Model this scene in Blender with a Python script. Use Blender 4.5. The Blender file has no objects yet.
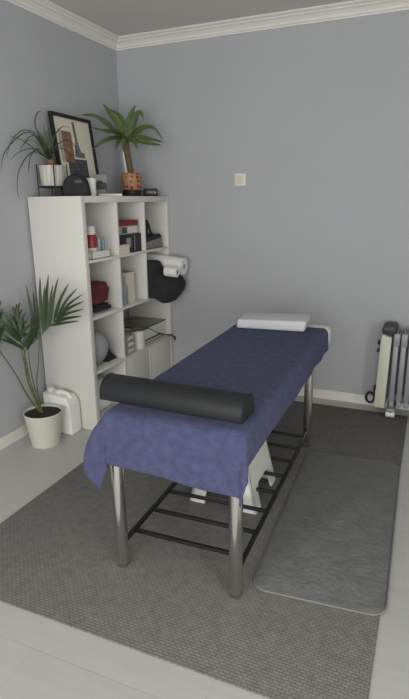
import bpy, bmesh, math, random
from mathutils import Vector, Matrix, Euler, noise
random.seed(7)
C = bpy.context.scene.collection
sc = bpy.context.scene
PI = math.pi

# ------------------------------------------------------------------ camera
CAM = Vector((2.2953, -3.7316, 1.4375)); YAW, PITCH, ROLL, FPX = -0.40806, 0.27691, -0.0127, 525.13
cy, sy, cp, sp = math.cos(YAW), math.sin(YAW), math.cos(PITCH), math.sin(PITCH)
FWD = Vector((sy*cp, cy*cp, -sp)); R0 = Vector((cy, -sy, 0)); U0 = R0.cross(FWD)
RGT = math.cos(ROLL)*R0 + math.sin(ROLL)*U0; UPV = -math.sin(ROLL)*R0 + math.cos(ROLL)*U0
cd = bpy.data.cameras.new('camera'); cam = bpy.data.objects.new('camera', cd); C.objects.link(cam)
m = Matrix((RGT, UPV, -FWD)).transposed().to_4x4(); m.translation = CAM; cam.matrix_world = m
cd.sensor_fit = 'VERTICAL'; cd.sensor_height = 24; cd.sensor_width = 24; cd.lens = FPX/699*24; cd.clip_start = .05
sc.camera = cam

def at(px, py, x=None, y=None, z=None):
    """point of the room seen at a spot of the photograph, on the plane x, y or z"""
    d = RGT*((px-204.5)/FPX) + UPV*((349.5-py)/FPX) + FWD
    ax, v = (0, x) if x is not None else (1, y) if y is not None else (2, z)
    return CAM + d*((v-CAM[ax])/d[ax])

# ------------------------------------------------------------------ materials
def lin(c):
    return tuple((v/12.92 if v <= .04045 else ((v+.055)/1.055)**2.4) for v in c)
def mat(name, rgb, rough=.5, metal=0, var=0, vscale=8, bump=0, bscale=60, spec=.5, sheen=0, trans=0, emit=0, alpha=1, ior=1.45, detail=3):
    m = bpy.data.materials.new(name); m.use_nodes = True
    nt = m.node_tree; b = nt.nodes['Principled BSDF']
    col = (*lin([v/255 for v in rgb]), 1)
    b.inputs['Base Color'].default_value = col
    b.inputs['Roughness'].default_value = rough; b.inputs['Metallic'].default_value = metal
    b.inputs['Specular IOR Level'].default_value = spec; b.inputs['IOR'].default_value = ior
    b.inputs['Sheen Weight'].default_value = sheen; b.inputs['Transmission Weight'].default_value = trans
    tc = nt.nodes.new('ShaderNodeTexCoord')
    if var:
        n = nt.nodes.new('ShaderNodeTexNoise'); n.inputs['Scale'].default_value = vscale; n.inputs['Detail'].default_value = detail
        nt.links.new(tc.outputs['Object'], n.inputs['Vector'])
        r = nt.nodes.new('ShaderNodeValToRGB')
        r.color_ramp.elements[0].position = .3; r.color_ramp.elements[1].position = .7
        r.color_ramp.elements[0].color = (*[c*(1-var) for c in col[:3]], 1)
        r.color_ramp.elements[1].color = (*[min(1, c*(1+var)) for c in col[:3]], 1)
        nt.links.new(n.outputs['Fac'], r.inputs['Fac']); nt.links.new(r.outputs['Color'], b.inputs['Base Color'])
    if bump:
        n2 = nt.nodes.new('ShaderNodeTexNoise'); n2.inputs['Scale'].default_value = bscale; n2.inputs['Detail'].default_value = 2
        nt.links.new(tc.outputs['Object'], n2.inputs['Vector'])
        bp = nt.nodes.new('ShaderNodeBump'); bp.inputs['Strength'].default_value = bump; bp.inputs['Distance'].default_value = .01
        nt.links.new(n2.outputs['Fac'], bp.inputs['Height']); nt.links.new(bp.outputs['Normal'], b.inputs['Normal'])
    return m

def brick_mat(name, c1, c2, mortar, bw, rh, ms, rough, bumpd, rot=0, noise_scale=0, nvar=0, squash=1, spec=.3):
    m = mat(name, c1, rough, spec=spec); nt = m.node_tree; b = nt.nodes['Principled BSDF']
    tc = nt.nodes.new('ShaderNodeTexCoord'); mp = nt.nodes.new('ShaderNodeMapping'); mp.inputs['Rotation'].default_value = (0, 0, rot)
    br = nt.nodes.new('ShaderNodeTexBrick'); br.inputs['Scale'].default_value = 1
    for k, c in (('Color1', c1), ('Color2', c2), ('Mortar', mortar)):
        br.inputs[k].default_value = (*lin([v/255 for v in c]), 1)
    br.inputs['Brick Width'].default_value = bw; br.inputs['Row Height'].default_value = rh; br.inputs['Mortar Size'].default_value = ms
    br.inputs['Mortar Smooth'].default_value = .3
    nt.links.new(tc.outputs['Object'], mp.inputs['Vector']); nt.links.new(mp.outputs['Vector'], br.inputs['Vector'])
    out = br.outputs['Color']
    if nvar:
        n = nt.nodes.new('ShaderNodeTexNoise'); n.inputs['Scale'].default_value = noise_scale; n.inputs['Detail'].default_value = 4
        mp2 = nt.nodes.new('ShaderNodeMapping'); mp2.inputs['Rotation'].default_value = (0, 0, rot); mp2.inputs['Scale'].default_value = (1, squash, 1)
        nt.links.new(tc.outputs['Object'], mp2.inputs['Vector']); nt.links.new(mp2.outputs['Vector'], n.inputs['Vector'])
        mr = nt.nodes.new('ShaderNodeMapRange'); mr.inputs['From Min'].default_value = .3; mr.inputs['From Max'].default_value = .7
        mr.inputs['To Min'].default_value = 1-nvar; mr.inputs['To Max'].default_value = 1+nvar
        nt.links.new(n.outputs['Fac'], mr.inputs['Value'])
        mx = nt.nodes.new('ShaderNodeVectorMath'); mx.operation = 'MULTIPLY'
        nt.links.new(out, mx.inputs[0]); nt.links.new(mr.outputs['Result'], mx.inputs[1]); out = mx.outputs['Vector']
    nt.links.new(out, b.inputs['Base Color'])
    if bumpd:
        bp = nt.nodes.new('ShaderNodeBump'); bp.inputs['Strength'].default_value = 1; bp.inputs['Distance'].default_value = bumpd; bp.invert = True
        nt.links.new(br.outputs['Fac'], bp.inputs['Height']); nt.links.new(bp.outputs['Normal'], b.inputs['Normal'])
    return m

M = dict(
    wall=mat('wall_paint', (175, 176, 179), .9, var=.015, vscale=2, bump=.08, bscale=120, spec=.2),
    ceil=mat('ceiling_paint', (206, 204, 200), .95, spec=.2),
    trim=mat('trim_white', (222, 220, 212), .5, var=.02, vscale=5),
    floor=brick_mat('laminate', (186, 185, 180), (183, 182, 176), (176, 174, 168), 1.2, .19, .0015, .38, .0004, 0, 6, .035, 6, .4),
    rug=brick_mat('woven_rug', (128, 126, 122), (122, 120, 116), (105, 103, 100), .022, .0115, .002, .95, .0025, 0, 30, .12, 1.0, .1),
    white=mat('white_laminate', (214, 211, 204), .45, var=.01, vscale=3),
    plastic=mat('white_plastic', (222, 222, 214), .4, var=.01),
    pot=mat('white_pot_glaze', (216, 214, 200), .35, var=.01),
    clear=mat('milky_plastic', (236, 236, 229), .4, var=.04, vscale=9),
    cushion=mat('white_upholstery', (214, 212, 202), .5, var=.01),
    pillow=mat('white_foam', (212, 212, 212), .8, bump=.1, bscale=200),
    towel=mat('blue_terry', (80, 83, 115), 1, var=.18, vscale=30, bump=1, bscale=200, spec=.1, sheen=.08, detail=8),
    vinyl=mat('black_vinyl', (33, 34, 36), .55, bump=.06, bscale=400, spec=.4),
    chrome=mat('chrome', (214, 212, 208), .16, 1),
    black=mat('black_paint', (26, 26, 27), .5),
    blackcloth=mat('black_cloth', (42, 42, 45), .9, var=.2, vscale=20, bump=.2, bscale=90),
    greycloth=mat('grey_cloth', (128, 126, 124), .9, var=.2, vscale=30),
    redcloth=mat('dark_red_cloth', (100, 42, 54), .95, var=.3, vscale=25, bump=.4, bscale=60),
    plush=mat('grey_plush', (107, 107, 106), 1, var=.14, vscale=16, bump=.7, bscale=45, spec=.05, sheen=.15, detail=4),
    piping=mat('grey_piping', (126, 126, 123), .8),
    radiator=mat('radiator_grey', (146, 146, 148), .45, .15),
    radpanel=mat('radiator_panel', (200, 200, 184), .5),
    darkgrey=mat('dark_grey_plastic', (66, 65, 65), .5),
    paper=mat('white_paper', (230, 228, 222), .85),
    soil=mat('potting_soil', (52, 44, 42), 1, var=.4, vscale=90, bump=1, bscale=120),
    palm=mat('palm_leaf', (45, 61, 32), .5, var=.25, vscale=12),
    palmstem=mat('palm_stem', (84, 96, 54), .55, var=.15, vscale=20),
    yucca=mat('yucca_leaf', (86, 102, 60), .45, var=.25, vscale=14),
    trunk=mat('yucca_bark', (104, 88, 68), .9, var=.3, vscale=40, bump=.6, bscale=60),
    spider=mat('thin_leaf', (58, 74, 46), .5, var=.25, vscale=14),
    bulb=mat('plant_caudex', (126, 100, 76), .8, var=.2, vscale=30),
    matboard=mat('mount_board', (222, 216, 198), .8),
    artgrey=mat('print_grey', (110, 110, 112), .8, var=.4, vscale=40),
    artdark=mat('print_dark', (78, 78, 82), .8, var=.45, vscale=55),
    artbrown=mat('print_brown', (140, 104, 84), .8, var=.35, vscale=25),
    artgreen=mat('print_olive', (110, 110, 74), .8, var=.3, vscale=30),
    artsilver=mat('print_silver', (168, 168, 164), .8, var=.1, vscale=30),
    red=mat('red_can', (146, 42, 52), .35), redbox=mat('red_card', (128, 38, 40), .6),
    pale=mat('pale_blue_plastic', (176, 196, 204), .3), bluegrey=mat('blue_grey_plastic', (120, 136, 150), .4),
    greycard=mat('grey_card', (150, 150, 146), .7), blackcard=mat('black_card', (36, 36, 42), .55), cream=mat('cream_card', (216, 208, 192), .75),
    lid=mat('printer_lid', (128, 124, 116), .22, var=.04, spec=.6),
    ball=mat('grey_ball', (158, 161, 166), .45, var=.02),
    glass=mat('bottle_plastic', (160, 166, 172), .15, trans=.25),
    pane=mat('window_pane', (255, 255, 255), 0, trans=1, ior=1.0),
    screen=mat('clock_face', (70, 74, 74), .2),
)
# orange pot with dark dots
def dotted():
    m = mat('dotted_orange_glaze', (178, 124, 84), .4); nt = m.node_tree; b = nt.nodes['Principled BSDF']
    tc = nt.nodes.new('ShaderNodeTexCoord'); v = nt.nodes.new('ShaderNodeTexVoronoi'); v.inputs['Scale'].default_value = 32; v.inputs['Randomness'].default_value = .35
    nt.links.new(tc.outputs['Object'], v.inputs['Vector'])
    r = nt.nodes.new('ShaderNodeValToRGB'); r.color_ramp.interpolation = 'CONSTANT'
    r.color_ramp.elements[0].color = (*lin((.46, .19, .15)), 1); r.color_ramp.elements[1].position = .36; r.color_ramp.elements[1].color = (*lin((.69, .50, .35)), 1)
    nt.links.new(v.outputs['Distance'], r.inputs['Fac']); nt.links.new(r.outputs['Color'], b.inputs['Base Color'])
    return m
M['dotted'] = dotted()
def woven_pot():
    return brick_mat('white_woven_pot', (206, 202, 194), (196, 192, 184), (170, 166, 160), .03, .02, .002, .7, .001)
M['wovenpot'] = woven_pot()

# ------------------------------------------------------------------ geometry helpers
def fin(name, bm, m, parent=None, smooth=True, auto=35):
    bmesh.ops.recalc_face_normals(bm, faces=bm.faces)
    me = bpy.data.meshes.new(name); bm.to_mesh(me); bm.free()
    for p in me.polygons: p.use_smooth = smooth
    o = bpy.data.objects.new(name, me); C.objects.link(o)
    for mm in (m if isinstance(m, (list, tuple)) else [m]): me.materials.append(mm)
    if smooth and auto:
        try: me.set_sharp_from_angle(angle=math.radians(auto))
        except Exception: pass
    if parent: o.parent = parent
    return o
def thing(name, label, cat, loc=(0, 0, 0), rz=0, group=None):
    o = bpy.data.objects.new(name, None); C.objects.link(o); o.empty_display_size = .05
    o.location = loc; o.rotation_euler = (0, 0, rz); return tag(o, label, cat, group)
def tag(o, label, cat, group=None):
    o['label'] = label; o['category'] = cat
    if group: o['group'] = group
    return o
def struct(name, bm, m, parent=None, smooth=False):
    o = fin(name, bm, m, parent, smooth)
    if not parent: o['kind'] = 'structure'
    return o
def box(c, s, bev=0, seg=2, bm=None, rz=0, rot=None):
    bm2 = bmesh.new(); bmesh.ops.create_cube(bm2, size=1)
    for v in bm2.verts: v.co = Vector((v.co.x*s[0], v.co.y*s[1], v.co.z*s[2]))
    if bev: bmesh.ops.bevel(bm2, geom=bm2.edges[:], offset=bev, segments=seg, profile=.5, affect='EDGES')
    T = Matrix.Translation(c) @ (rot.to_4x4() if rot else Matrix.Rotation(rz, 4, 'Z'))
    bmesh.ops.transform(bm2, matrix=T, verts=bm2.verts)
    return join(bm, bm2)
def join(bm, bm2):
    if bm is None: return bm2
    me = bpy.data.meshes.new('tmp'); bm2.to_mesh(me); bm2.free(); bm.from_mesh(me); bpy.data.meshes.remove(me); return bm
def b2(lo, hi, bev=0, seg=2, bm=None):
    return box([(a+b)/2 for a, b in zip(lo, hi)], [abs(b-a) for a, b in zip(lo, hi)], bev, seg, bm)
def cyl(p, q, r, r2=None, seg=20, bm=None, caps=True):
    p, q = Vector(p), Vector(q); d = q-p; r2 = r if r2 is None else r2
    bm2 = bmesh.new(); bmesh.ops.create_cone(bm2, cap_ends=caps, segments=seg, radius1=r, radius2=r2, depth=d.length)
    bmesh.ops.transform(bm2, matrix=Matrix.Translation((p+q)/2) @ d.to_track_quat('Z', 'Y').to_matrix().to_4x4(), verts=bm2.verts)
    return join(bm, bm2)
def lathe(prof, seg=32, c=(0, 0, 0), bm=None):
    bm2 = bmesh.new(); rings = []
    for r, z in prof:
        if r < 1e-6: rings.append([bm2.verts.new((c[0], c[1], c[2]+z))])
        else: rings.append([bm2.verts.new((c[0]+r*math.cos(2*PI*k/seg), c[1]+r*math.sin(2*PI*k/seg), c[2]+z)) for k in range(seg)])
    for a, b in zip(rings, rings[1:]):
        for k in range(seg):
            k2 = (k+1) % seg
            f = [a[k % len(a)], a[k2 % len(a)], b[k2 % len(b)], b[k % len(b)]]
            f = list(dict.fromkeys(f))
            if len(f) > 2: bm2.faces.new(f)
    return join(bm, bm2)
def spline(pts, n=6):
    P = [Vector(p) for p in pts]; out = []
    for i in range(len(P)-1):
        a, b, c, d = P[max(i-1, 0)], P[i], P[i+1], P[min(i+2, len(P)-1)]
        for k in range(n):
            t = k/n
            out.append(.5*((2*b)+(c-a)*t+(2*a-5*b+4*c-d)*t*t+(3*b-a-3*c+d)*t**3))
    return out+[P[-1]]
def tube(pts, r, seg=8, bm=None, rend=None, sm=6):
    P = spline(pts, sm) if sm else [Vector(p) for p in pts]
    bm2 = bmesh.new(); rings = []; n = len(P)
    up = Vector((.31, .17, .93))
    for i, p in enumerate(P):
        t = (P[min(i+1, n-1)]-P[max(i-1, 0)]).normalized()
        a = t.cross(up)
        if a.length < .05: a = t.cross(Vector((1, 0, 0)))
        a.normalize(); b = t.cross(a)
        rr = r if rend is None else r+(rend-r)*i/(n-1)
        rings.append([bm2.verts.new(p+rr*(math.cos(2*PI*k/seg)*a+math.sin(2*PI*k/seg)*b)) for k in range(seg)])
    for A, B in zip(rings, rings[1:]):
        for k in range(seg): bm2.faces.new((A[k], A[(k+1) % seg], B[(k+1) % seg], B[k]))
    bm2.faces.new(rings[0][::-1]); bm2.faces.new(rings[-1])
    return join(bm, bm2)
def leaf(pts, w, nrm, bm=None, fold=.25, thick=.0012, prof=None, sm=5):
    """tapering blade with a folded middle; pts control line, w full width, nrm rough face normal"""
    P = spline(pts, sm); n = len(P); bm2 = bmesh.new(); rows = []
    nrm = Vector(nrm).normalized()
    for i, p in enumerate(P):
        u = i/(n-1); t = (P[min(i+1, n-1)]-P[max(i-1, 0)]).normalized()
        s = t.cross(nrm)
        if s.length < .05: s = t.cross(Vector((.3, .5, .8)))
        s.normalize(); up = s.cross(t)
        k = prof(u) if prof else (min(1, .35+2.6*u) * (1-u**2.2))
        k = max(k, .03); h = w*.5*k
        rows.append([bm2.verts.new(p-s*h+up*fold*h), bm2.verts.new(p), bm2.verts.new(p+s*h+up*fold*h),
                     bm2.verts.new(p+s*h+up*(fold*h-thick)), bm2.verts.new(p-up*thick), bm2.verts.new(p-s*h+up*(fold*h-thick))])
    for A, B in zip(rows, rows[1:]):
        for k in range(6): bm2.faces.new((A[k], A[(k+1) % 6], B[(k+1) % 6], B[k]))
    bm2.faces.new(rows[0][::-1]); bm2.faces.new(rows[-1])
    return join(bm, bm2)
def prism(poly, axis, a, b, bev=0, bm=None, seg=2):
    """polygon of two coordinates extruded along axis from a to b"""
    bm2 = bmesh.new()
    def P(u, v, w): return (w, u, v) if axis == 0 else (u, w, v) if axis == 1 else (u, v, w)
    A = [bm2.verts.new(P(u, v, a)) for u, v in poly]; B = [bm2.verts.new(P(u, v, b)) for u, v in poly]; n = len(poly)
    caps = [bm2.faces.new(A), bm2.faces.new(B[::-1])]
    for k in range(n): bm2.faces.new((A[k], B[k], B[(k+1) % n], A[(k+1) % n]))
    if bev:
        ed = {e for f in caps for e in f.edges}
        bmesh.ops.bevel(bm2, geom=list(ed), offset=bev, segments=seg, profile=.5, affect='EDGES')
    return join(bm, bm2)

# ------------------------------------------------------------------ the room
CEIL = 2.575; XR, YF = 4.3, -5.4
struct('floor', b2((-.1, YF-.1, -.1), (XR+.1, .1, 0)), M['floor'])
struct('ceiling', b2((-.1, YF-.1, CEIL), (XR+.1, .1, CEIL+.1)), M['ceil'])
struct('wall_left', b2((-.1, YF-.1, 0), (0, .1, CEIL)), M['wall'])
struct('wall_back', b2((0, 0, 0), (XR, .1, CEIL)), M['wall'])
WX0, WX1, WZ0, WZ1 = .5, 3.3, .15, 2.3
def window_wall(name, along, f, a0, a1, w0, w1):
    """a wall with one tall window: f(a, d, z) places a point, d is the depth into the wall"""
    bm = None
    for lo, hi in (((a0, 0), (w0, CEIL)), ((w1, 0), (a1, CEIL)), ((w0, 0), (w1, WZ0)), ((w0, WZ1), (w1, CEIL))):
        bm = b2(f(lo[0], 0, lo[1]), f(hi[0], .1, hi[1]), bm=bm)
    struct('wall_'+name, bm, M['wall'])
    bm = None
    for a in (w0, (w0+w1)/2-.03, w1-.06): bm = b2(f(a, .02, WZ0), f(a+.06, .08, WZ1), bm=bm)
    for z in (WZ0, WZ1-.06): bm = b2(f(w0, .021, z), f(w1, .079, z+.06), bm=bm)
    return bm
struct('window_1', window_wall('front', 0, lambda a, d, z: (a, YF-d, z), 0, XR, WX0, WX1), M['trim'])
struct('added_window', window_wall('right', 1, lambda a, d, z: (XR+d, a, z), YF-.1, .1, -5.1, -3.7), M['trim'])  # invented window out of view, added to bring fill onto the left wall
BB = .071
struct('baseboard_left', b2((0, YF, 0), (.014, 0, BB), .003), M['trim'])
struct('baseboard_back', b2((.014, -.014, 0), (XR, 0, BB), .003), M['trim'])
# crown moulding: profile (distance from wall, height), mitred in the corner
prof = [(0, 2.504), (.012, 2.504), (.014, 2.513), (.022, 2.517), (.026, 2.530), (.040, 2.545), (.054, 2.552), (.058, 2.559), (.070, 2.562), (.078, 2.568), (.078, CEIL), (0, CEIL)]
def crown(name, fn):
    bm = bmesh.new(); A = [bm.verts.new(fn(d, z, 0)) for d, z in prof]; B = [bm.verts.new(fn(d, z, 1)) for d, z in prof]; n = len(prof)
    for k in range(n): bm.faces.new((A[k], A[(k+1) % n], B[(k+1) % n], B[k]))
    bm.faces.new(A); bm.faces.new(B[::-1])
    return struct(name, bm, M['trim'])
crown('trim_1', lambda d, z, e: (d, YF if e else -d, z))
crown('trim_2', lambda d, z, e: (XR if e else d, -d, z))

# light switch on the back wall
t = thing('light_switch', 'small square white light switch alone on the grey wall', 'light switch', (.978, 0, 1.577))
fin('switch_plate', b2((-.042, -.009, -.042), (.042, 0, .042), .003), M['plastic'], t)
fin('rocker', box((0, -.0095, 0), (.054, .006, .054), .002, rot=Matrix.Rotation(.05, 3, 'X')), M['cream'], t)

# ------------------------------------------------------------------ rug and mat
rug = fin('area_rug', b2((.572, -2.537, .0005), (2.248, -.142, .006), .002), M['rug'])
tag(rug, 'large dark grey woven rug lying under the massage table', 'rug')

def rounded_quad(pts, r, n=8):
    out = []
    for i, p in enumerate(pts):
        p = Vector(p); a = (Vector(pts[i-1])-p).normalized(); b = (Vector(pts[(i+1) % 4])-p).normalized()
        c = p+(a+b)*r
        a0 = p+a*r-c; b0 = p+b*r-c
        for k in range(n+1):
            u = k/n; w = a0*math.cos(u*PI/2)+b0*math.sin(u*PI/2)
            out.append((c+w)[:2])
    return out
qm = [(1.779, -2.122, 0), (2.266, -2.085, 0), (2.243, -.89, 0), (1.737, -.91, 0)]
mt = thing('bath_mat', 'grey plush oblong mat with rounded corners beside the massage table', 'mat', (0, 0, 0))
cx, cyy = 2.0, -1.5
fin('pile', prism(rounded_quad([(cx+(x-cx)*.98, cyy+(y-cyy)*.992, 0) for x, y, _ in qm], .05), 2, .0065, .018, .006), M['plush'], mt)
ring = rounded_quad(qm, .06)
fin('border', tube([(x, y, .0105) for x, y in ring]+[(ring[0][0], ring[0][1], .0105)], .004, 8, sm=0), M['piping'], mt)
fin('backing', prism(ring, 2, .0062, .0105), M['plush'], mt)

# ------------------------------------------------------------------ shelving unit
SX0, SX1, SY0, SY1, SH = .016, .403, -1.122, -.003, 1.47
F, D = .038, .0158; CELL = (1.47-2*F-3*D)/4
zrow = [F+k*(CELL+D) for k in range(4)]          # cell floors bottom to top
ycol = [SY0+F+k*(CELL+D) for k in range(3)]      # cell near sides
su = thing('shelving_unit', 'tall white open cube shelving unit against the wall', 'shelving unit', (0, 0, 0))
fin('side_panel', b2((SX0, SY0, 0), (SX1, SY0+F, SH), .002), M['white'], su)
fin('side_panel', b2((SX0, SY1-F, 0), (SX1, SY1, SH), .002), M['white'], su)
fin('top_panel', b2((SX0, SY0+F, SH-F), (SX1, SY1-F, SH), .001), M['white'], su)
fin('bottom_panel', b2((SX0, SY0+F, 0), (SX1, SY1-F, F), .001), M['white'], su)
for k in (1, 2, 3):
    z = F+k*CELL+(k-1)*D
    fin('shelf', b2((SX0, SY0+F, z), (SX1-.001, SY1-F, z+D), .001), M['white'], su)
for j in (1, 2):
    y = SY0+F+j*CELL+(j-1)*D
    for r in range(4):
        if j == 2 and r == 1: continue           # the row of the printer is one double cell
        fin('divider', b2((SX0, y, zrow[r]), (SX1-.001, y+D, zrow[r]+CELL), .001), M['white'], su)
for j in (1, 2):
    y = ycol[j]
    fin('door', b2((SX1-.020, y+.001, zrow[0]+.001), (SX1-.004, y+CELL-.001, zrow[0]+CELL-.001), .002), M['white'], su)
ZT = SH; Z1 = zrow[3]; Z2 = zrow[2]; Z3 = zrow[1]; Z4 = zrow[0]

# --- top row, first cell
t = thing('storage_tray', 'low white tray holding a red can in the top cell of the shelving', 'tray', (.305, -.925, Z1))
bm = b2((-.08, -.1, 0), (.08, .1, .004)); 
for lo, hi in (((-.08, -.1, 0), (-.076, .1, .045)), ((.076, -.1, 0), (.08, .1, .045)), ((-.08, -.1, 0), (.08, -.096, .045)), ((-.08, .096, 0), (.08, .1, .045))): b2(lo, hi, bm=bm)
fin('tray_body', bm, M['plastic'], t, False)
t = thing('spray_can', 'red spray can with white cap standing in the white tray', 'can', (.332, -.945, Z1+.006))
fin('can_body', lathe([(0, 0), (.033, 0), (.035, .004), (.035, .125), (.029, .14), (0, .14)], 24), M['red'], t)
fin('cap', lathe([(.0, .1401), (.027, .1401), (.027, .185), (.022, .192), (0, .192)], 24), M['plastic'], t)
fin('label_band', lathe([(.0351, .035), (.0354, .035), (.0354, .06), (.0351, .06)], 24), M['cream'], t)
for k, (dx, dy, h, mm) in enumerate(((-.01, .045, .125, 'pale'), (.02, .052, .13, 'bluegrey'), (-.02, .072, .115, 'pale'))):
    o = fin('squeeze_tube', lathe([(0, 0), (.011, 0), (.012, .02), (.010, h*.8), (.003, h), (0, h)], 14), M[mm])
    o.location = (.345+dx, -.93+dy+.012, Z1+.004)
    tag(o, ['pale blue tube standing next to the red can in the tray', 'darker grey blue tube between two pale tubes in the tray', 'pale blue tube in the tray farther from the red can'][k], 'tube', 'tubes in the white tray')

# --- top row, second cell: boxes
def cbox(name, label, cat, lo, hi, m, extra=None, bev=.002):
    c = ((lo[0]+hi[0])/2, (lo[1]+hi[1])/2, lo[2]); t = thing(name, label, cat, c)
    rel = lambda p: tuple(a-b for a, b in zip(p, c))
    fin('carton', b2(rel(lo), rel(hi), bev), m, t, False)
    for nm, l, h, mm in (extra or []): fin(nm, b2(rel(l), rel(h)), mm, t, False)
    return t
y2 = ycol[1]
cbox('carton_box', 'large black box under the pale box in the top middle cell', 'box', (.10, y2+.010, Z1), (.374, y2+.333, Z1+.125), M['blackcard'],
     [('printed_panel', (.374, y2+.13, Z1+.04), (.3752, y2+.19, Z1+.10), M['greycard']), ('printed_stripe', (.374, y2+.235, Z1+.01), (.3752, y2+.242, Z1+.115), M['greycard'])])
cbox('carton_box', 'pale grey box lying on the large black box', 'box', (.12, y2+.010, Z1+.1255), (.370, y2+.305, Z1+.182), M['greycard'],
     [('printed_panel', (.370, y2+.09, Z1+.133), (.3712, y2+.145, Z1+.172), M['darkgrey']), ('printed_panel', (.370, y2+.16, Z1+.133), (.3712, y2+.29, Z1+.175), M['cream'])])
cbox('carton_box', 'flat dark red box on top of the pile of boxes', 'box', (.12, y2+.010, Z1+.1825), (.370, y2+.305, Z1+.216), M['redbox'])
cbox('carton_box', 'small white box in front of the large black box', 'box', (.3765, y2+.006, Z1), (.400, y2+.125, Z1+.062), M['cream'],
     [('flap', (.378, y2+.008, Z1+.0625), (.399, y2+.123, Z1+.0645), M['greycard'])])
# --- top row, third cell: grey pouch
y3 = ycol[2]
t = thing('toiletry_pouch', 'dark grey pouch with black strap in the top cell next to the wall', 'bag', (.26, y3+.16, Z1))
fin('pouch_body', prism([(-.14, 0), (.14, 0), (.12, .07), (.09, .10), (-.10, .085), (-.13, .05)], 0, -.10, .125, .018, seg=3), M['greycloth'], t)
fin('zip_panel', prism([(-.135, .055), (-.105, .088), (.085, .103), (.11, .075)], 0, -.09, .1275, .002), M['blackcloth'], t)
fin('strap', tube([(.11, -.10, .07), (.115, -.095, .15), (.11, -.085, .205), (.11, -.06, .17), (.115, -.04, .12), (.11, .0, .10)], .009, 8), M['blackcloth'], t)

# --- second row, first cell: dark red bundle
def blob(c, s, seed, amp=.18, sub=4, flat=None, ex=.75):
    bm = bmesh.new(); bmesh.ops.create_icosphere(bm, subdivisions=sub, radius=1)
    for v in bm.verts:
        d = 1+amp*noise.noise(v.co*1.7+Vector((seed, 0, 0)))+amp*.5*noise.noise(v.co*4+Vector((0, seed, 0)))
        p = Vector((math.copysign(abs(v.co.x)**ex, v.co.x), math.copysign(abs(v.co.y)**ex, v.co.y), math.copysign(abs(v.co.z)**ex, v.co.z)))
        v.co = Vector((p.x*s[0]*d+c[0], p.y*s[1]*d+c[1], p.z*s[2]*d+c[2]))
        if flat is not None: v.co.z = max(v.co.z, flat)
    return bm
y1 = ycol[0]
o = fin('folded_cloth', blob((0, 0, .062), (.105, .125, .062), 3, .30, flat=0, ex=.5), M['redcloth']); o.location = (.26, y1+.16, Z2+.063)
tag(o, 'dark red bundled cloth in the middle row of the shelving', 'cloth')
o = fin('folded_cloth', blob((0, 0, .03), (.115, .13, .026), 9, .25, flat=0), M['blackcloth']); o.location = (.255, y1+.17, Z2+.004)
tag(o, 'black crumpled cloth beneath the dark red cloth', 'cloth')
o = fin('paper_sheet', b2((0, 0, 0), (.11, .22, .003)), M['paper'], None, False); o.location = (.285, y1+.09, Z2)
tag(o, 'white sheet of paper beneath the black crumpled cloth', 'paper')
# --- second row, second cell
t = thing('pump_bottle', 'clear plastic bottle beside the tall cream box', 'bottle', (.345, y2+.088, Z2))
fin('bottle_body', lathe([(0, 0), (.033, 0), (.036, .005), (.036, .10), (.033, .125), (.014, .155), (.013, .17), (0, .17)], 24), M['glass'], t)
fin('cap', lathe([(0, .1702), (.015, .1702), (.015, .198), (.012, .205), (0, .205)], 18), M['greycard'], t)
fin('label_band', lathe([(.0362, .045), (.0366, .045), (.0366, .075), (.0362, .075)], 24), M['bluegrey'], t)
cbox('carton_box', 'tall cream box beside the clear plastic bottle', 'box', (.27, y2+.16, Z2), (.35, y2+.25, Z2+.212), M['cream'],
     [('top_flap', (.272, y2+.162, Z2+.2125), (.348, y2+.248, Z2+.215), M['greycard'])])

# --- second row, third cell: black cushion bulging out, two paper rolls on it
def lerp_prof(u):
    # x-z outline; u 0 near side .. 1 far side
    bulge = min(1, max(0, (u-.02)/.5)); bulge = bulge*bulge*(3-2*bulge)
    k = bulge
    z0 = Z2+.002; f = min(1, max(0, (u-.44)/.16)); f = f*f*(3-2*f); tp = .268*(1-f)+.180*f
    return [(.06, z0), (.06, z0+tp-.01), (.15, z0+tp), (.30, z0+tp), (.415, z0+tp), (.428+.01*k, z0+tp-.008), (.432+.014*k, z0+min(tp-.016, .22)), (.432+.02*k, z0+.165),
            (.432+.065*k, z0+.15), (.432+.115*k, z0+.125), (.432+.14*k, z0+.085), (.432+.13*k, z0+.03), (.432+.09*k, z0-.02*k), (.432+.055*k, z0-.055*k), (.428+.02*k, z0-.062*k), (.409, z0-.03*k), (.407, z0+.004), (.38, z0)]
def interp(pts, n=3):
    out = []
    L = len(pts)
    for i in range(L):
        a, b = Vector((*pts[i], 0)), Vector((*pts[(i+1) % L], 0))
        for k in range(n): out.append(a.lerp(b, k/n))
    return out
bm = bmesh.new(); rows = []
N = 14
for i in range(N+1):
    u = i/N; y = y3+.006+u*(CELL-.03); e = 1-.04*(abs(2*u-1)**6)
    P = interp(lerp_prof(u), 2)
    cxm, czm = .28, Z2+.11
    rows.append([bm.verts.new((cxm+(p.x-cxm)*e, y, max(czm+(p.y-czm)*e, Z2+.002) if p.x < .406 else czm+(p.y-czm)*e)) for p in P])
for A, B in zip(rows, rows[1:]):
    n = len(A)
    for k in range(n): bm.faces.new((A[k], A[(k+1) % n], B[(k+1) % n], B[k]))
bm.faces.new(rows[0]); bm.faces.new(rows[-1][::-1])
o = fin('folded_cushion', bm, M['blackcloth'])
tag(o, 'black soft cushion bulging out of the shelving cell next to the wall', 'cushion')
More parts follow.
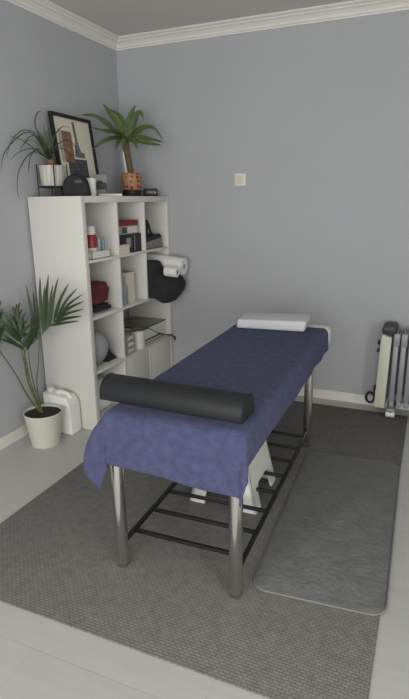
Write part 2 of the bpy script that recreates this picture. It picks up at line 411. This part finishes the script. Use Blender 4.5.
def roll(label, p, q, r, core):
    p, q = Vector(p), Vector(q); t = thing('paper_roll', label, 'paper roll', p, 0, 'paper rolls on the black cushion')
    d = (q-p); L = d.length; rot = d.to_track_quat('Z', 'Y').to_matrix().to_4x4()
    a = lathe([(core, 0), (r-.003, 0), (r, .003), (r, L-.003), (r-.003, L), (core, L), (core, 0)], 32); bmesh.ops.transform(a, matrix=rot, verts=a.verts)
    fin('paper', a, M['paper'], t)
    a = lathe([(core-.002, .002), (core-.0002, .002), (core-.0002, L-.002), (core-.002, L-.002), (core-.002, .002)], 24); bmesh.ops.transform(a, matrix=rot, verts=a.verts)
    fin('core', a, M['greycard'], t)
roll('long white paper roll sticking far out of the shelving above the black cushion', (.10, y3+.255, Z2+.2595), (.575, y3+.262, Z2+.213), .066, .018)
roll('short white paper roll lying on the front of the black cushion', (.482, y3+.13, Z2+.192), (.582, y3+.13, Z2+.186), .038, .016)

# --- third row, first cell: grey ball and black cloth
o = fin('exercise_ball', lathe([(0, -.118)]+[(.118*math.sin(a*PI/24), -.118*math.cos(a*PI/24)) for a in range(1, 24)]+[(0, .118)], 40), M['ball']); o.location = (.275, y1+.122, Z3+.118)
tag(o, 'smooth grey ball in a lower cell of the shelving', 'ball')
o = fin('folded_cloth', prism([(0, 0), (.115, 0), (.075, .02), (.04, .05), (.015, .10), (0, .06)], 0, -.05, .05, .006), M['blackcloth']); o.location = (.30, y1+.215, Z3)
tag(o, 'black folded cloth wedged beside the grey ball', 'cloth')
# --- fourth row, first cell: pale plastic bag
o = fin('storage_bag', blob((0, 0, .12), (.13, .14, .115), 5, .12, flat=0), M['clear']); o.location = (.225, y1+.165, Z4)
tag(o, 'pale grey bag in the bottom cell behind the black bolster', 'bag')
# --- third row, double cell: printer, canister, file holder, cable
t = thing('printer', 'white printer with grey flat lid in the double shelving cell', 'printer', (.207, -.228, Z3+.012))
fin('body', b2((-.155, -.178, -.002), (.155, .178, .108), .008, 3), M['plastic'], t)
for x in (-.13, .13):
    for y in (-.15, .15): fin('foot', cyl((x, y, -.012), (x, y, -.001), .010, seg=12), M['black'], t)
lid = fin('scanner_lid', b2((-.155, -.180, .1085), (.157, .180, .116), .002), M['black'], t)
fin('lid_panel', b2((-.151, -.177, .1155), (.1545, .1775, .1175), .0005), M['lid'], lid)
fin('paper_slot', b2((.15, -.165, .012), (.1565, .10, .024), .001), M['black'], t)
fin('control_panel', b2((-.150, -.165, .1176), (-.125, .02, .124), .002), M['black'], t)
t = thing('canister', 'white round canister standing in front of the printer', 'canister', (.352, -.475, Z3))
fin('pot_body', lathe([(0, 0), (.046, 0), (.05, .004), (.05, .125), (.047, .13), (0, .13)], 32), M['plastic'], t)
fin('lid', lathe([(0, .1302), (.051, .1302), (.051, .137), (.048, .14), (0, .14)], 32), M['greycard'], t)
t = thing('magazine_file', 'grey and white magazine holder filled with papers beside the white canister', 'magazine holder', (.285, -.635, Z3))
fin('holder', prism([(-.12, 0), (.11, 0), (.11, .13), (-.02, .185), (-.12, .185)], 1, -.055, .03, .002), M['greycard'], t, False)
for k, z in enumerate((.03, .075, .12)):
    fin('printed_panel', b2((.11, -.048, z-.012), (.1115, .022, z+.012)), M['paper' if k % 2 else 'cream'], t, False)
cab = fin('power_cable', tube([(.15, -.70, Z3+.16), (.37, -.66, Z3+.165), (.402, -.52, Z3+.152), (.41, -.40, Z3+.131), (.412, -.28, Z3+.075), (.418, -.12, Z3+.016), (.43, -.02, Z3-.02), (.425, -.012, Z3-.05), (.418, -.05, Z3+.002), (.412, -.20, Z3+.04), (.395, -.30, Z3+.09)], .0035, 6), M['black'])
tag(cab, 'thin black cable looping across the front of the printer', 'cable')

# ------------------------------------------------------------------ things on top of the shelving
# leaning picture frame
BL, BR, TL = Vector((.112, -.907, ZT+.003)), Vector((.086, -.451, ZT+.003)), Vector((.055, -.911, ZT+.503))
ex = (BR-BL).normalized(); ez = (TL-BL); ez = (ez-ex*ez.dot(ex)).normalized(); ey = ez.cross(ex)
FW, FH = (BR-BL).length, .502
fr = thing('picture_frame', 'black framed collage print leaning against the wall on the shelving', 'picture')
fr.matrix_world = Matrix((ex, ey, ez)).transposed().to_4x4(); fr.location = BL
def fb(nm, x0, x1, z0, z1, y0, y1, m, bev=0): return fin(nm, b2((x0, y0, z0), (x1, y1, z1), bev), m, fr, False)
bm = b2((0, -.018, 0), (.02, .004, FH)); b2((FW-.02, -.018, 0), (FW, .004, FH), bm=bm); b2((.02, -.018, 0), (FW-.02, .004, .02), bm=bm); b2((.02, -.018, FH-.02), (FW-.02, .004, FH), bm=bm)
fin('frame', bm, M['black'], fr, False)
bd = fb('mount_board', .02, FW-.02, .02, FH-.02, -.006, .002, M['matboard'])
def art(x0, x1, z0, z1, m): return fin('print_panel', b2((x0*FW, -.0072, z0*FH), (x1*FW, -.0061, z1*FH)), M[m], bd, False)
art(.20, .44, .42, .80, 'artbrown'); art(.13, .19, .42, .82, 'artsilver'); art(.26, .75, .24, .47, 'artdark'); art(.36, .68, .06, .22, 'artsilver')
fin('print_panel', prism([(.50*FW, .93*FH), (.56*FW, .93*FH), (.58*FW, .70*FH), (.66*FW, .50*FH), (.46*FW, .50*FH), (.52*FW, .70*FH)], 1, -.0073, -.0061), M['artgrey'], bd, False)
art(.50, .72, .49, .56, 'artgreen')

# thin-leaved plant in a white pot on a wire stand
pc = Vector((.118, -.998, ZT))
t = thing('potted_plant', 'thin arching grassy plant in white pot on a black wire stand', 'plant', pc)
fin('pot', lathe([(0, .062), (.064, .062), (.068, .066), (.077, .176), (.077, .180), (.074, .180), (.072, .168), (0, .166)], 32), M['wovenpot'], t)
fin('soil', lathe([(0, .1665), (.0705, .1665), (.0, .172)], 24), M['soil'], t)
bm = None
for k in range(4):
    a = PI/4+k*PI/2; cxk, cyk = .0885*math.cos(a), .0885*math.sin(a)
    bm = cyl((cxk, cyk, 0), (cxk, cyk, .19), .0035, seg=8, bm=bm)
for z in (.057, ): 
    bm = tube([(.0885*math.cos(k*PI/12), .0885*math.sin(k*PI/12), z) for k in range(25)], .0035, 6, bm, sm=0)
bm = cyl((-.088, 0, .055), (.088, 0, .055), .003, seg=6, bm=bm); bm = cyl((0, -.088, .055), (0, .088, .055), .003, seg=6, bm=bm)
fin('wire_stand', bm, M['black'], t)
fin('caudex', lathe([(0, .16), (.022, .165), (.026, .185), (.018, .21), (.012, .235), (0, .24)], 18), M['bulb'], t)
top = pc+Vector((0, 0, .215))
bl = [([(30, 132), (6, 150), (1, 172)], .10, .035), ([(36, 150), (22, 140), (10, 136)], .12, .06), ([(34, 149), (19, 152), (11, 160)], .13, .05),
      ([(33, 152), (20, 168), (17, 188), (20, 200)], .13, .06), ([(38, 150), (30, 158), (28, 175)], .14, .10), ([(41, 139), (35, 124), (38, 112), (45, 113)], .09, .05),
      ([(46, 140), (43.5, 124)], .1, .1), ([(44, 142), (39, 131)], .1, .12), ([(48, 138), (49, 122)], .1, .11), ([(53, 142), (58, 130)], .12, .15), ([(56, 146), (68, 140), (76, 148)], .16, .24),
      ([(56, 150), (66, 150), (74, 160)], .18, .28), ([(38, 136), (24, 130), (12, 140), (6, 158)], .11, .05), ([(54, 138), (62, 127), (70, 128)], .12, .15),
      ([(40, 146), (30, 140), (22, 146)], .14, .13), ([(46, 146), (42, 134)], .16, .18), ([(51, 147), (54, 134)], .15, .18), ([(44, 152), (36, 149), (30, 158), (29, 170)], .18, .20),
      ([(52, 150), (60, 146), (66, 152)], .17, .2), ([(47, 145), (46, 130)], .06, .05), ([(49, 148), (52, 138)], .18, .2), ([(43, 148), (36, 138)], .18, .18), ([(42, 144), (36, 136), (28, 138), (20, 150)], .08, .04)]
for pts, xa, xb in bl:
    n = len(pts); P = [top+Vector((random.uniform(-.008, .008), random.uniform(-.008, .008), -.005))]
    for i, (px, py) in enumerate(pts):
        P.append(at(px, py, x=xa+(xb-xa)*(i+1)/n))
    P = [p-pc for p in P]
    fin('leaf', leaf(P, random.uniform(.008, .012), (.4, -.6, .6), prof=lambda u: (1-u)**.6*.9+.1), M['spider'], t)

# black dome pouch
t = thing('round_pouch', 'black dome shaped pouch standing in front of the framed print', 'bag', (.285, -.995, ZT), .42); t.scale = (.86, 1, .96)
fin('pouch_body', prism([(-.093, 0), (.093, 0), (.094, .03), (.086, .07), (.065, .105), (.033, .124), (0, .129), (-.033, .124), (-.065, .105), (-.086, .07), (-.094, .03)], 1, -.035, .04, .02, seg=4), M['blackcloth'], t)
fin('badge', b2((.0, -.0375, .078), (.05, -.0355, .098), .002), M['darkgrey'], t)
fin('zip', tube([(-.095, -.0, .03), (-.087, 0, .072), (-.066, 0, .107), (0, 0, .131), (.066, 0, .107), (.087, 0, .072), (.095, 0, .03)], .004, 6), M['black'], t)
fin('strap', tube([(.088, -.02, .05), (.10, -.035, .03), (.108, -.05, .008)], .007, 8), M['blackcloth'], t)
t = thing('drinking_cup', 'plain white cup between the black pouch and the framed print', 'cup', (.318, -.885, ZT))
fin('cup_body', lathe([(0, 0), (.024, 0), (.026, .004), (.030, .105), (.0275, .105), (.024, .008), (0, .008)], 28), M['plastic'], t)
t = thing('photo_card', 'small white card standing behind the flat white remote', 'card', (.22, -.64, ZT), .45)
fin('card', box((0, 0, .098), (.085, .004, .085), rot=Matrix.Rotation(-.12, 3, 'X')), M['greycard'], t, False)
bm = blob((0, -.008, .065), (.036, .012, .028), 4, .5, 3); fin('ornament', bm, M['darkgrey'], t)
fin('stand', b2((-.035, -.02, 0), (.035, .02, .045), .005), M['greycard'], t)
t = thing('remote_control', 'flat white remote lying between the cup and the yucca pot', 'remote', (.34, -.71, ZT), .5)
fin('remote_body', b2((-.075, -.02, 0), (.075, .02, .016), .006, 3), M['plastic'], t)
fin('button_panel', b2((-.065, -.013, .0161), (-.01, .013, .0185), .001), M['greycard'], t)

# yucca
yc = Vector((.25, -.287, ZT))
t = thing('potted_yucca', 'yucca with thick trunk and broad leaves in a dotted orange pot', 'plant', yc)
fin('base_tray', lathe([(0, 0), (.068, 0), (.07, .003), (.07, .042), (.066, .044), (0, .044)], 32), M['black'], t)
fin('pot', lathe([(0, .0445), (.058, .0445), (.066, .056), (.072, .10), (.072, .135), (.066, .160), (.062, .160), (.066, .13), (0, .128)], 36), M['dotted'], t)
fin('soil', lathe([(0, .136), (.064, .134)], 24), M['soil'], t)
trk = [(0.004, 0, .12), (-.004, -.01, .22), (-.010, -.03, .32), (-.006, -.04, .40)]
fin('trunk', tube(trk, .021, 14, rend=.024), M['trunk'], t)
fin('plant_stake', cyl((-.018, -.03, .13), (-.030, -.045, .30), .005, seg=8), M['plastic'], t)
ctop = yc+Vector((-.006, -.04, .40))
yl = [([(112, 128), (96, 117), (81, 115)], -.75, .047, 0), ([(115, 132), (104, 131), (92, 127.5)], -.60, .036, 0), ([(115, 138), (104, 141), (92, 150)], -.62, .036, 0),
      ([(119, 125), (110, 113), (103, 104)], -.50, .046, 0), ([(121, 126), (113, 115), (106, 108)], -.25, .044, 0), ([(123, 128), (119, 117), (110, 109)], -.3, .05, 0), ([(124, 128), (123, 121), (122, 115)], -.38, .034, 0),
      ([(129, 128), (131, 116), (135.5, 105)], -.30, .052, 0), ([(132, 128), (137, 115), (141, 113), (143.5, 121)], -.30, .040, 0), ([(136, 133), (146, 127), (155, 129), (163, 140)], -.18, .034, 0),
      ([(136, 138), (148, 139), (164, 142)], -.22, .042, 0), ([(137, 140), (149, 143.5), (161, 145)], -.30, .036, 0), ([(121, 138), (118, 143), (116, 149)], -.42, .036, 0), ([(131, 140), (135, 143), (137, 149)], -.42, .036, 0),
      ([(133, 134), (140, 128), (145, 126)], -.12, .036, 0), ([(118, 134), (112, 128), (108, 126)], -.2, .036, 0), ([(126, 132), (127, 124), (127, 117)], -.2, .036, 0), ([(125, 138), (123, 143), (123, 150)], -.44, .030, 0)]
for pts, yend, w, _ in yl:
    n = len(pts); P = [ctop+Vector((random.uniform(-.01, .01), random.uniform(-.01, .01), random.uniform(-.03, .01)))]
    for i, (px, py) in enumerate(pts): P.append(at(px, py, y=min(-.045, -.327+(yend+.327)*((i+1)/n)**.8)))
    fin('leaf', leaf([p-yc for p in P], w*1.2, (.3, -.75, .5), prof=lambda u: min(1, .45+1.8*u)*(1-u**3)), M['yucca'], t)
t = thing('alarm_clock', 'small black box shaped clock at the end of the shelving top', 'clock', (.30, -.10, ZT), .45)
fin('case', b2((-.052, -.025, 0), (.052, .025, .056), .006, 3), M['black'], t)
fin('display', b2((-.042, -.0262, .014), (.042, -.0252, .044), .0005), M['screen'], t)

# ------------------------------------------------------------------ palm and canister on the floor
pp = Vector((.200, -1.385, 0))
t = thing('potted_palm', 'feathery palm in a round white pot on the floor', 'plant', pp)
fin('pot', lathe([(0, 0), (.084, 0), (.087, .004), (.113, .202), (.116, .206), (.116, .211), (.111, .211), (.107, .18), (0, .175)], 40), M['pot'], t)
fin('soil', lathe([(0, .201), (.06, .199), (.1085, .198)], 32), M['soil'], t)
def frond(stem, rachis, leaflets, w=.022, yd=-1.37):
    """stem and rachis as world points; leaflets: (t on rachis, tip point, sag)"""
    S = [Vector(p)-pp for p in stem]; R = [Vector(p)-pp for p in rachis]
    fin('stem', tube(S+R, .0052, 8, rend=.0018), M['palmstem'], t)
    L = spline(R, 10)
    for u, tip, sag in leaflets:
        b = L[min(len(L)-1, int(u*(len(L)-1)))]; tip = Vector(tip)-pp
        mid = b.lerp(tip, .5)+Vector((0, -.006, sag))
        d = tip-b; nn = Vector((.45, -.8, .35))
        fin('leaflet', leaf([b, mid, tip], w*random.uniform(.85, 1.15), nn, fold=.3, prof=lambda q: min(1, .3+3*q)*(1-q**3)), M['palm'], t)
root = pp+Vector((-.012, 0, .190))
# frond reaching up and across the white side panel
rach = [at(25, 351, y=-1.375), at(34, 342, y=-1.365), at(43, 333, y=-1.355), at(52, 324, y=-1.35), at(58, 317, y=-1.345)]
tips = [(.35, 26, 284, .02), (.42, 33, 291, .015), (.50, 40, 276, .02), (.60, 48.5, 274, .02), (.72, 58.5, 277, .02), (.82, 69, 283, .018), (.90, 77.5, 288, .015), (1, 83, 294, .012), (1, 84.5, 301, .010),
        (.9, 84, 309, .008), (.8, 82, 316, .006), (.7, 79.5, 321, .004), (.3, 37, 308, .01), (.55, 45, 285, .015), (.66, 53, 284, .015), (.25, 31, 318, .01), (.15, 36, 329, 0)]
frond([root, at(32, 388, y=-1.375), at(27, 366, y=-1.378)], rach, [(u, at(a, b, y=-1.30-.09*random.random()), s) for u, a, b, s in tips], .0195)
fin('stem', tube([root-pp+Vector((.008, 0, 0)), at(37, 385, y=-1.36)-pp, at(38.5, 362, y=-1.355)-pp, at(39, 338, y=-1.35)-pp], .0045, 8, rend=.002), M['palmstem'], t)
# frond rising beside it, its lower leaflets meeting in a V
rach = [at(24, 350, x=.165), at(21, 341, x=.15), at(18, 332, x=.135), at(17, 323, x=.12)]
tips = [(.0, 0, 333, .10), (.1, 0, 339, .12), (.3, 1, 326, .10), (.5, -2, 318, .08), (.7, 0, 309, .07), (.8, 6, 320, .10), (.9, 9, 313, .10), (1, 13, 306, .10), (1, 17, 304, .11), (1, 20, 302, .13), (.9, 22.5, 309, .14),
        (.7, 26, 312, .16), (.6, 28, 320, .17), (.4, 31, 324, .18), (.2, 36, 327, .19), (.1, 39, 333, .19), (.5, 12, 318, .12), (.35, 8, 327, .12), (.45, 24, 318, .16)]
frond([root, at(29, 385, x=.16), at(25, 364, x=.165)], rach, [(u, at(a, b, x=s), .010) for u, a, b, s in tips], .021)
# frond leaving the picture beside the wall
rach = [at(2, 354, x=.075), at(-6, 340, x=.06), at(-12, 330, x=.05), at(-18, 328, x=.05)]
tips = [(.2, 6, 322, .06), (.3, 3, 308, .05), (.4, 1, 300, .05), (.6, -8, 298, .04), (.8, -18, 300, .04), (1, -26, 318, .04), (.6, -10, 350, .05), (.9, -24, 345, .04), (.35, -2, 360, .07)]
frond([root, at(29, 398, y=-1.37), at(18, 378, x=.10), at(9, 364, x=.09)], rach, [(u, at(a, b, x=s), .008) for u, a, b, s in tips], .03)
# slender bare stems
fin('stem', tube([root-pp, at(28, 375, y=-1.37)-pp, at(22, 352, x=.10)-pp, at(20, 332, x=.09)-pp], .0045, 8, rend=.002), M['palmstem'], t)
fin('stem', tube([root-pp+Vector((.01, 0, 0)), at(34, 385, y=-1.375)-pp, at(30, 366, y=-1.38)-pp, at(28, 350, y=-1.385)-pp], .0045, 8, rend=.002), M['palmstem'], t)
for a, b, c in ((( 28, 350), (31, 330), (33, 312)), ((28, 350), (34, 332), (40, 318)), ((28, 350), (24, 330), (22, 316))):
    fin('leaflet', leaf([at(*a, y=-1.385)-pp, at(*b, y=-1.39)-pp, at(*c, y=-1.40)-pp], .018, (.45, -.8, .35)), M['palm'], t)

# jerrycan beside the shelving unit
t = thing('jerrycan', 'milky white plastic jerrycan between the palm pot and the shelving unit', 'canister', (.205, -1.188, 0), -.03)
fin('can_body', prism([(-.125, .006), (-.12, 0), (.08, 0), (.086, .006), (.086, .19), (.075, .222), (.048, .252), (-.05, .258), (-.075, .262), (-.125, .262)], 1, -.055, .055, .014, seg=4), M['clear'], t)
fin('cap', lathe([(0, .2625), (.022, .2625), (.022, .285), (.019, .288), (0, .288)], 20, (-.10, 0, 0)), M['plastic'], t)
fin('handle', tube([(-.05, 0, .252), (-.03, 0, .266), (0, 0, .268), (.035, 0, .262), (.06, 0, .235)], .012, 10), M['clear'], t)

# ------------------------------------------------------------------ massage table (local frame: x across, y towards the wall)
TO = Vector((1.494, -2.180, .006)); TR = math.radians(1.29)
def TW(x, y, z): return TO+Matrix.Rotation(TR, 3, 'Z') @ Vector((x, y, z-.006))
tb = thing('massage_table', 'massage table with white upholstery and thick chrome legs', 'massage table', TO, TR)
LZ = -.009
HX = .28; OX = .022
for x, y in ((-.243, .0), (.243, 0), (-.243, 1.33), (.243, 1.33)):
    lg = fin('leg', cyl((x, y, .012), (x, y, .562), .0255, seg=32), M['chrome'], tb)
    fin('foot_cap', cyl((x, y, 0), (x, y, .0105), .0262, seg=32), M['chrome'], lg)
bm = b2((-.248, -.045, .562), (.272, 1.60, .6785), 0)
ve = [e for e in bm.edges if abs(e.verts[0].co.z-e.verts[1].co.z) > .05]
bmesh.ops.bevel(bm, geom=ve, offset=.05, segments=6, profile=.5, affect='EDGES')
te = [e for e in bm.edges if all(abs(v.co.z-.6785) < 1e-4 for v in e.verts)]
bmesh.ops.bevel(bm, geom=te, offset=.02, segments=4, profile=.5, affect='EDGES')
fin('cushion', bm, M['cushion'], tb)
fin('headrest', b2((OX-.296, 1.518, .575), (OX+.296, 1.625, .690), .035, 5), M['cushion'], tb)
bm = None
for x in (-.244, .244): bm = b2((x-.015, .02, .52), (x+.015, 1.315, .56), .002, bm=bm)
for y in (0, 1.33): bm = b2((-.22, y-.015, .52), (.22, y+.015, .56), .002, bm=bm)
fin('apron', bm, M['darkgrey'], tb)
rk = None
for x in (-.244, .244): rk = box((x, .6675, .094), (.016, 1.29, .02), .003, bm=rk)
rack = fin('rack_rail', rk, M['black'], tb)
for k in range(8):
    y = .105+k*.165
    fin('rack_bar', box((0, y, .094), (.474, .018, .014), .003), M['black'], tb)

# towel
bm = bmesh.new()
hw, rr, zt = .284, .028, .6865
aL, aR, bF, yB = .245, .108, .190, 1.505
nx, ny = 96, 150
def towel_pt(s, tt):
    fy = -.056
    ax = max(0, abs(s)-(hw-rr)); by = max(0, (fy+rr)-tt)
    r = math.hypot(ax, by); sx = math.copysign(1, s)
    bx_, by_ = max(-(hw-rr), min(hw-rr, s)), max(fy+rr, tt)
    z = zt
    nz = noise.noise(Vector((s*5, tt*4, 1.3)))*.0025+noise.noise(Vector((s*14, tt*9, 5)))*.0012
    if r < 1e-9: return Vector((bx_, by_, z+nz))
    dx, dy = sx*ax/r, -by/r
    phi = math.atan2(ax, by)
    corner = (math.sin(2*phi)**2) if (ax > 0 and by > 0) else 0
    left = s < 0
    q = rr*PI/2
    if r < q: h, v = rr*math.sin(r/rr), rr*(1-math.cos(r/rr))
    else:
        e = r-q
        pd = math.degrees(phi); k = math.exp(-((pd-80)/24)**2) if left else math.exp(-((pd-45)/20)**2)*.12
        fl = .03; bulge = (.095 if ax > 0 and by > 0 else 0)*k*(1-math.exp(-e/.09))
        if left and by <= 0: bulge = .095*math.exp(-(10/24)**2)*math.exp(-((tt-fy-rr)/.22)**2)*(1-math.exp(-e/.09))
        fold = .012*noise.noise(Vector((s*7, tt*7, 3)))*min(1, e/.1)
        if corner > 0: fold += (.006 if left else .010)*math.cos(phi*8)*min(1, e/.15)*corner
        h = rr+fl*e+fold+bulge; v = rr+e*(1-.5*bulge)
    return Vector((bx_+dx*h, by_+dy*h, z-v+nz*(1 if r < q else 0)))
G = []
for j in range(ny+1):
    row = []
    for i in range(nx+1):
        s = -hw-aL+(hw*2+aL+aR)*i/nx
        edge = .006*noise.noise(Vector((s*4, 0, 7)))-.028*max(0, min(1, (s+.15)/.4))+.012*max(0, min(1, (-.2-s)/.1))
        tt0 = -.056-bF+edge; tt = tt0+(yB-tt0+.008*noise.noise(Vector((s*4, 3, 0))))*(j/ny)
        # side hem waver
        if i == nx or i == 0: pass
        sv = s
        if s > hw: sv = hw+(s-hw)*(1+.08*noise.noise(Vector((tt*2.2, 1, 9))))
        P = towel_pt(sv, tt); P.x -= .011*max(0, min(1, 1-(tt+.06)/1.3))*max(0, s)/hw
        row.append(bm.verts.new(P))
    G.append(row)
for j in range(ny):
    for i in range(nx): bm.faces.new((G[j][i], G[j][i+1], G[j+1][i+1], G[j+1][i]))
tw = fin('bath_towel', bm, M['towel'], None, True, 0); tw.location = TO+Vector((OX, 0, 0)); tw.rotation_euler = (0, 0, TR)
md = tw.modifiers.new('thickness', 'SOLIDIFY'); md.thickness = .006; md.offset = 1
tag(tw, 'large blue terry towel draped over the massage table', 'towel')

# bolster across the foot of the table
ZB = .7015
L2 = .295
bs = thing('bolster', 'long black half round bolster lying across the foot of the blue towel', 'bolster', (1.462, -2.093, ZB), math.radians(-1.8))
sec = [(-.062, 0), (-.064, .012)]+[(-.064*math.cos(a)*1.0, .028+.056*math.sin(a)) for a in [k*PI/14 for k in range(1, 14)]]+[(.064, .012), (.062, 0)]
bm = prism(sec, 0, -L2, L2, .007, seg=3)
fin('cover', bm, M['vinyl'], bs)
for s in (-1, 1):
    fin('seam', tube([(s*(L2-.004), y*1.005, z*1.005+.0005) for y, z in sec], .0016, 6, sm=0), M['black'], bs)
# white flat pillow
o = box((0, 0, .028), (.405, .230, .058), .014, 4)
for v in o.verts: v.co.z += .003*math.sin(v.co.x*9)*(v.co.z/.047); v.co.x += .006*(v.co.z/.047-.5)
o = fin('pillow', o, M['pillow']); o.location = (1.454, -.728, .7025); o.rotation_euler = (0, 0, math.radians(5.5))
tag(o, 'flat white rectangular pillow on the blue towel at the wall end', 'pillow')

# ------------------------------------------------------------------ step stool under the table
ss = thing('step_stool', 'white plastic step stool standing under the massage table', 'step stool', (1.475, -1.472, .0065), math.radians(1))
TH = .238
def sidepanel(name, A, B, Ct, Dt, inn, foot=.078, h=.46):
    """trapezoid from bottom corners A,B to top corners Dt (over A), Ct (over B), arch cut between the feet"""
    A, B, Ct, Dt, inn = map(Vector, (A, B, Ct, Dt, inn))
    def pt(u, v): return A.lerp(B, u).lerp(Dt.lerp(Ct, u), v)
    W = (B-A).length; f = foot/W; f2 = f*.86
    arch = [(f, 0), (f+.0, h*.55), (f+.015, h*.82), (f+.06, h*.97), (f+.11, h), (1-f-.11, h), (1-f-.06, h*.97), (1-f-.015, h*.82), (1-f, h*.55), (1-f, 0)]
    poly = [(0, 0)]+arch+[(1, 0), (1, 1), (0, 1)]
    bm = bmesh.new(); n = len(poly)
    F1 = [bm.verts.new(pt(u, v)) for u, v in poly]; F2 = [bm.verts.new(pt(u, v)+inn) for u, v in poly]
    a = bm.faces.new(F1); b = bm.faces.new(F2[::-1])
    for k in range(n): bm.faces.new((F1[k], F2[k], F2[(k+1) % n], F1[(k+1) % n]))
    bmesh.ops.triangulate(bm, faces=[a, b])
    return fin(name, bm, M['plastic'], ss, False)
bx, by, tx, ty = .172, .178, .118, .158
c4 = [(-bx, -by, 0), (bx, -by, 0), (bx, by, 0), (-bx, by, 0)]; t4 = [(-tx, -ty, TH), (tx, -ty, TH), (tx, ty, TH), (-tx, ty, TH)]
inn = [(0, .012, 0), (-.012, 0, 0), (0, -.012, 0), (.012, 0, 0)]
for k in range(4):
    k2 = (k+1) % 4
    sidepanel('side_panel', c4[k], c4[k2], t4[k2], t4[k], inn[k])
fin('step_top', box((0, 0, TH+.006), (tx*2+.012, ty*2+.012, .014), .005, 3), M['plastic'], ss)

# ------------------------------------------------------------------ oil radiator by the wall
rd = thing('oil_radiator', 'oil filled radiator with cream end panel beside the wall', 'radiator', (2.03, -.115, .0))
Z0 = .009
def finplate(x):
    pts = []
    def arc(cyv, czv, r, a0, a1, n=6):
        for k in range(n+1): a = a0+(a1-a0)*k/n; pts.append((cyv+r*math.cos(a), czv+r*math.sin(a)))
    arc(.045, .575, .03, 0, PI/2); arc(-.045, .575, .03, PI/2, PI); arc(-.045, .10, .03, PI, 1.5*PI); arc(.045, .10, .03, 1.5*PI, 2*PI)
    bm = prism(pts, 0, x-.003, x+.003, .0015)
    for z in (.545, .12): cyl((x-.022, 0, z), (x+.022, 0, z), .036, seg=20, bm=bm)
    for y in (-.05, 0, .05): b2((x-.010, y-.012, .13), (x+.010, y+.012, .54), .006, bm=bm)
    b2((x-.019, -.078, .50), (x+.019, -.066, .585), .004, bm=bm); b2((x-.018, -.076, .10), (x+.014, -.067, .50), .004, bm=bm); b2((x-.016, -.078, .075), (x+.016, -.066, .11), .004, bm=bm)
    return bm
for k in range(9): fin('fin', finplate(.105+k*.047), M['radiator'], rd)
fin('control_panel', prism([(-.006, .06), (.064, .06), (.074, .555), (.016, .575), (.006, .55)], 1, -.085, .085, .008), M['radpanel'], rd)
fin('top_housing', prism([(.016, .576), (.088, .570), (.098, .59), (.100, .618), (.088, .632), (.030, .632), (.012, .622), (.008, .60)], 1, -.083, .083, .012, seg=3), M['darkgrey'], rd)
fin('vent_groove', b2((.009, -.086, .594), (.100, .086, .600), .001), M['black'], rd)
for z in (.505, .45):
    kb = fin('knob', cyl((.006 if z > .5 else .006, -.03, z), (-.014, -.03, z+.002), .018, .013, 20), M['darkgrey'], rd)
    fin('pointer', b2((-.017, -.032, z-.011), (-.0135, -.028, z+.012)), M['black'], kb)
fin('cord_holder', tube([(.004, -.04, .20), (-.008, -.045, .20), (-.010, -.045, .16), (-.012, -.05, .10), (-.03, -.05, .08), (-.055, -.05, .09), (-.062, -.05, .125), (-.045, -.05, .15), (-.016, -.05, .145)], .009, 8), M['black'], rd)
for xx in (.105, .44):
    ft = fin('foot', box((xx, 0, .058), (.055, .22, .022), .006), M['radiator'], rd)
    for y in (-.095, .095):
        fin('caster', cyl((xx-.028, y, .029), (xx+.028, y, .029), .020, seg=20), M['plastic'], ft)
        fin('caster_fork', b2((xx-.012, y-.012, .032), (xx+.012, y+.012, .052), .004), M['black'], ft)

# ------------------------------------------------------------------ light
def window_and_fill_light(loc, rot, sx, sz, energy):
    ar = bpy.data.lights.new('window_and_fill_light', 'AREA'); ar.shape = 'RECTANGLE'; ar.size = sx; ar.size_y = sz; ar.energy = energy; ar.color = (1, .99, .965)
    al = bpy.data.objects.new('window_and_fill_light', ar); C.objects.link(al); al.location = loc; al.rotation_euler = rot
window_and_fill_light(((WX0+WX1)/2, YF+.03, (WZ0+WZ1)/2), (PI/2, 0, 0), WX1-WX0-.1, WZ1-WZ0-.1, 74)
window_and_fill_light((XR-.03, -4.4, (WZ0+WZ1)/2), (PI/2, 0, PI/2), 1.3, WZ1-WZ0-.1, 62)  # added fill lamp at the invented right-hand window, lifts left wall and shelf fronts
w = bpy.data.worlds.new('world'); sc.world = w; w.use_nodes = True
w.node_tree.nodes['Background'].inputs['Color'].default_value = (.85, .92, 1, 1); w.node_tree.nodes['Background'].inputs['Strength'].default_value = 1.0

sc.view_settings.view_transform = 'Standard'; sc.view_settings.look = 'None'; sc.view_settings.gamma = 1; sc.view_settings.exposure = 0
sc.view_settings.use_curve_mapping = False
sc.cycles.use_denoising = True; sc.cycles.max_bounces = 8; sc.cycles.diffuse_bounces = 5
sc.cycles.sample_clamp_indirect = 4
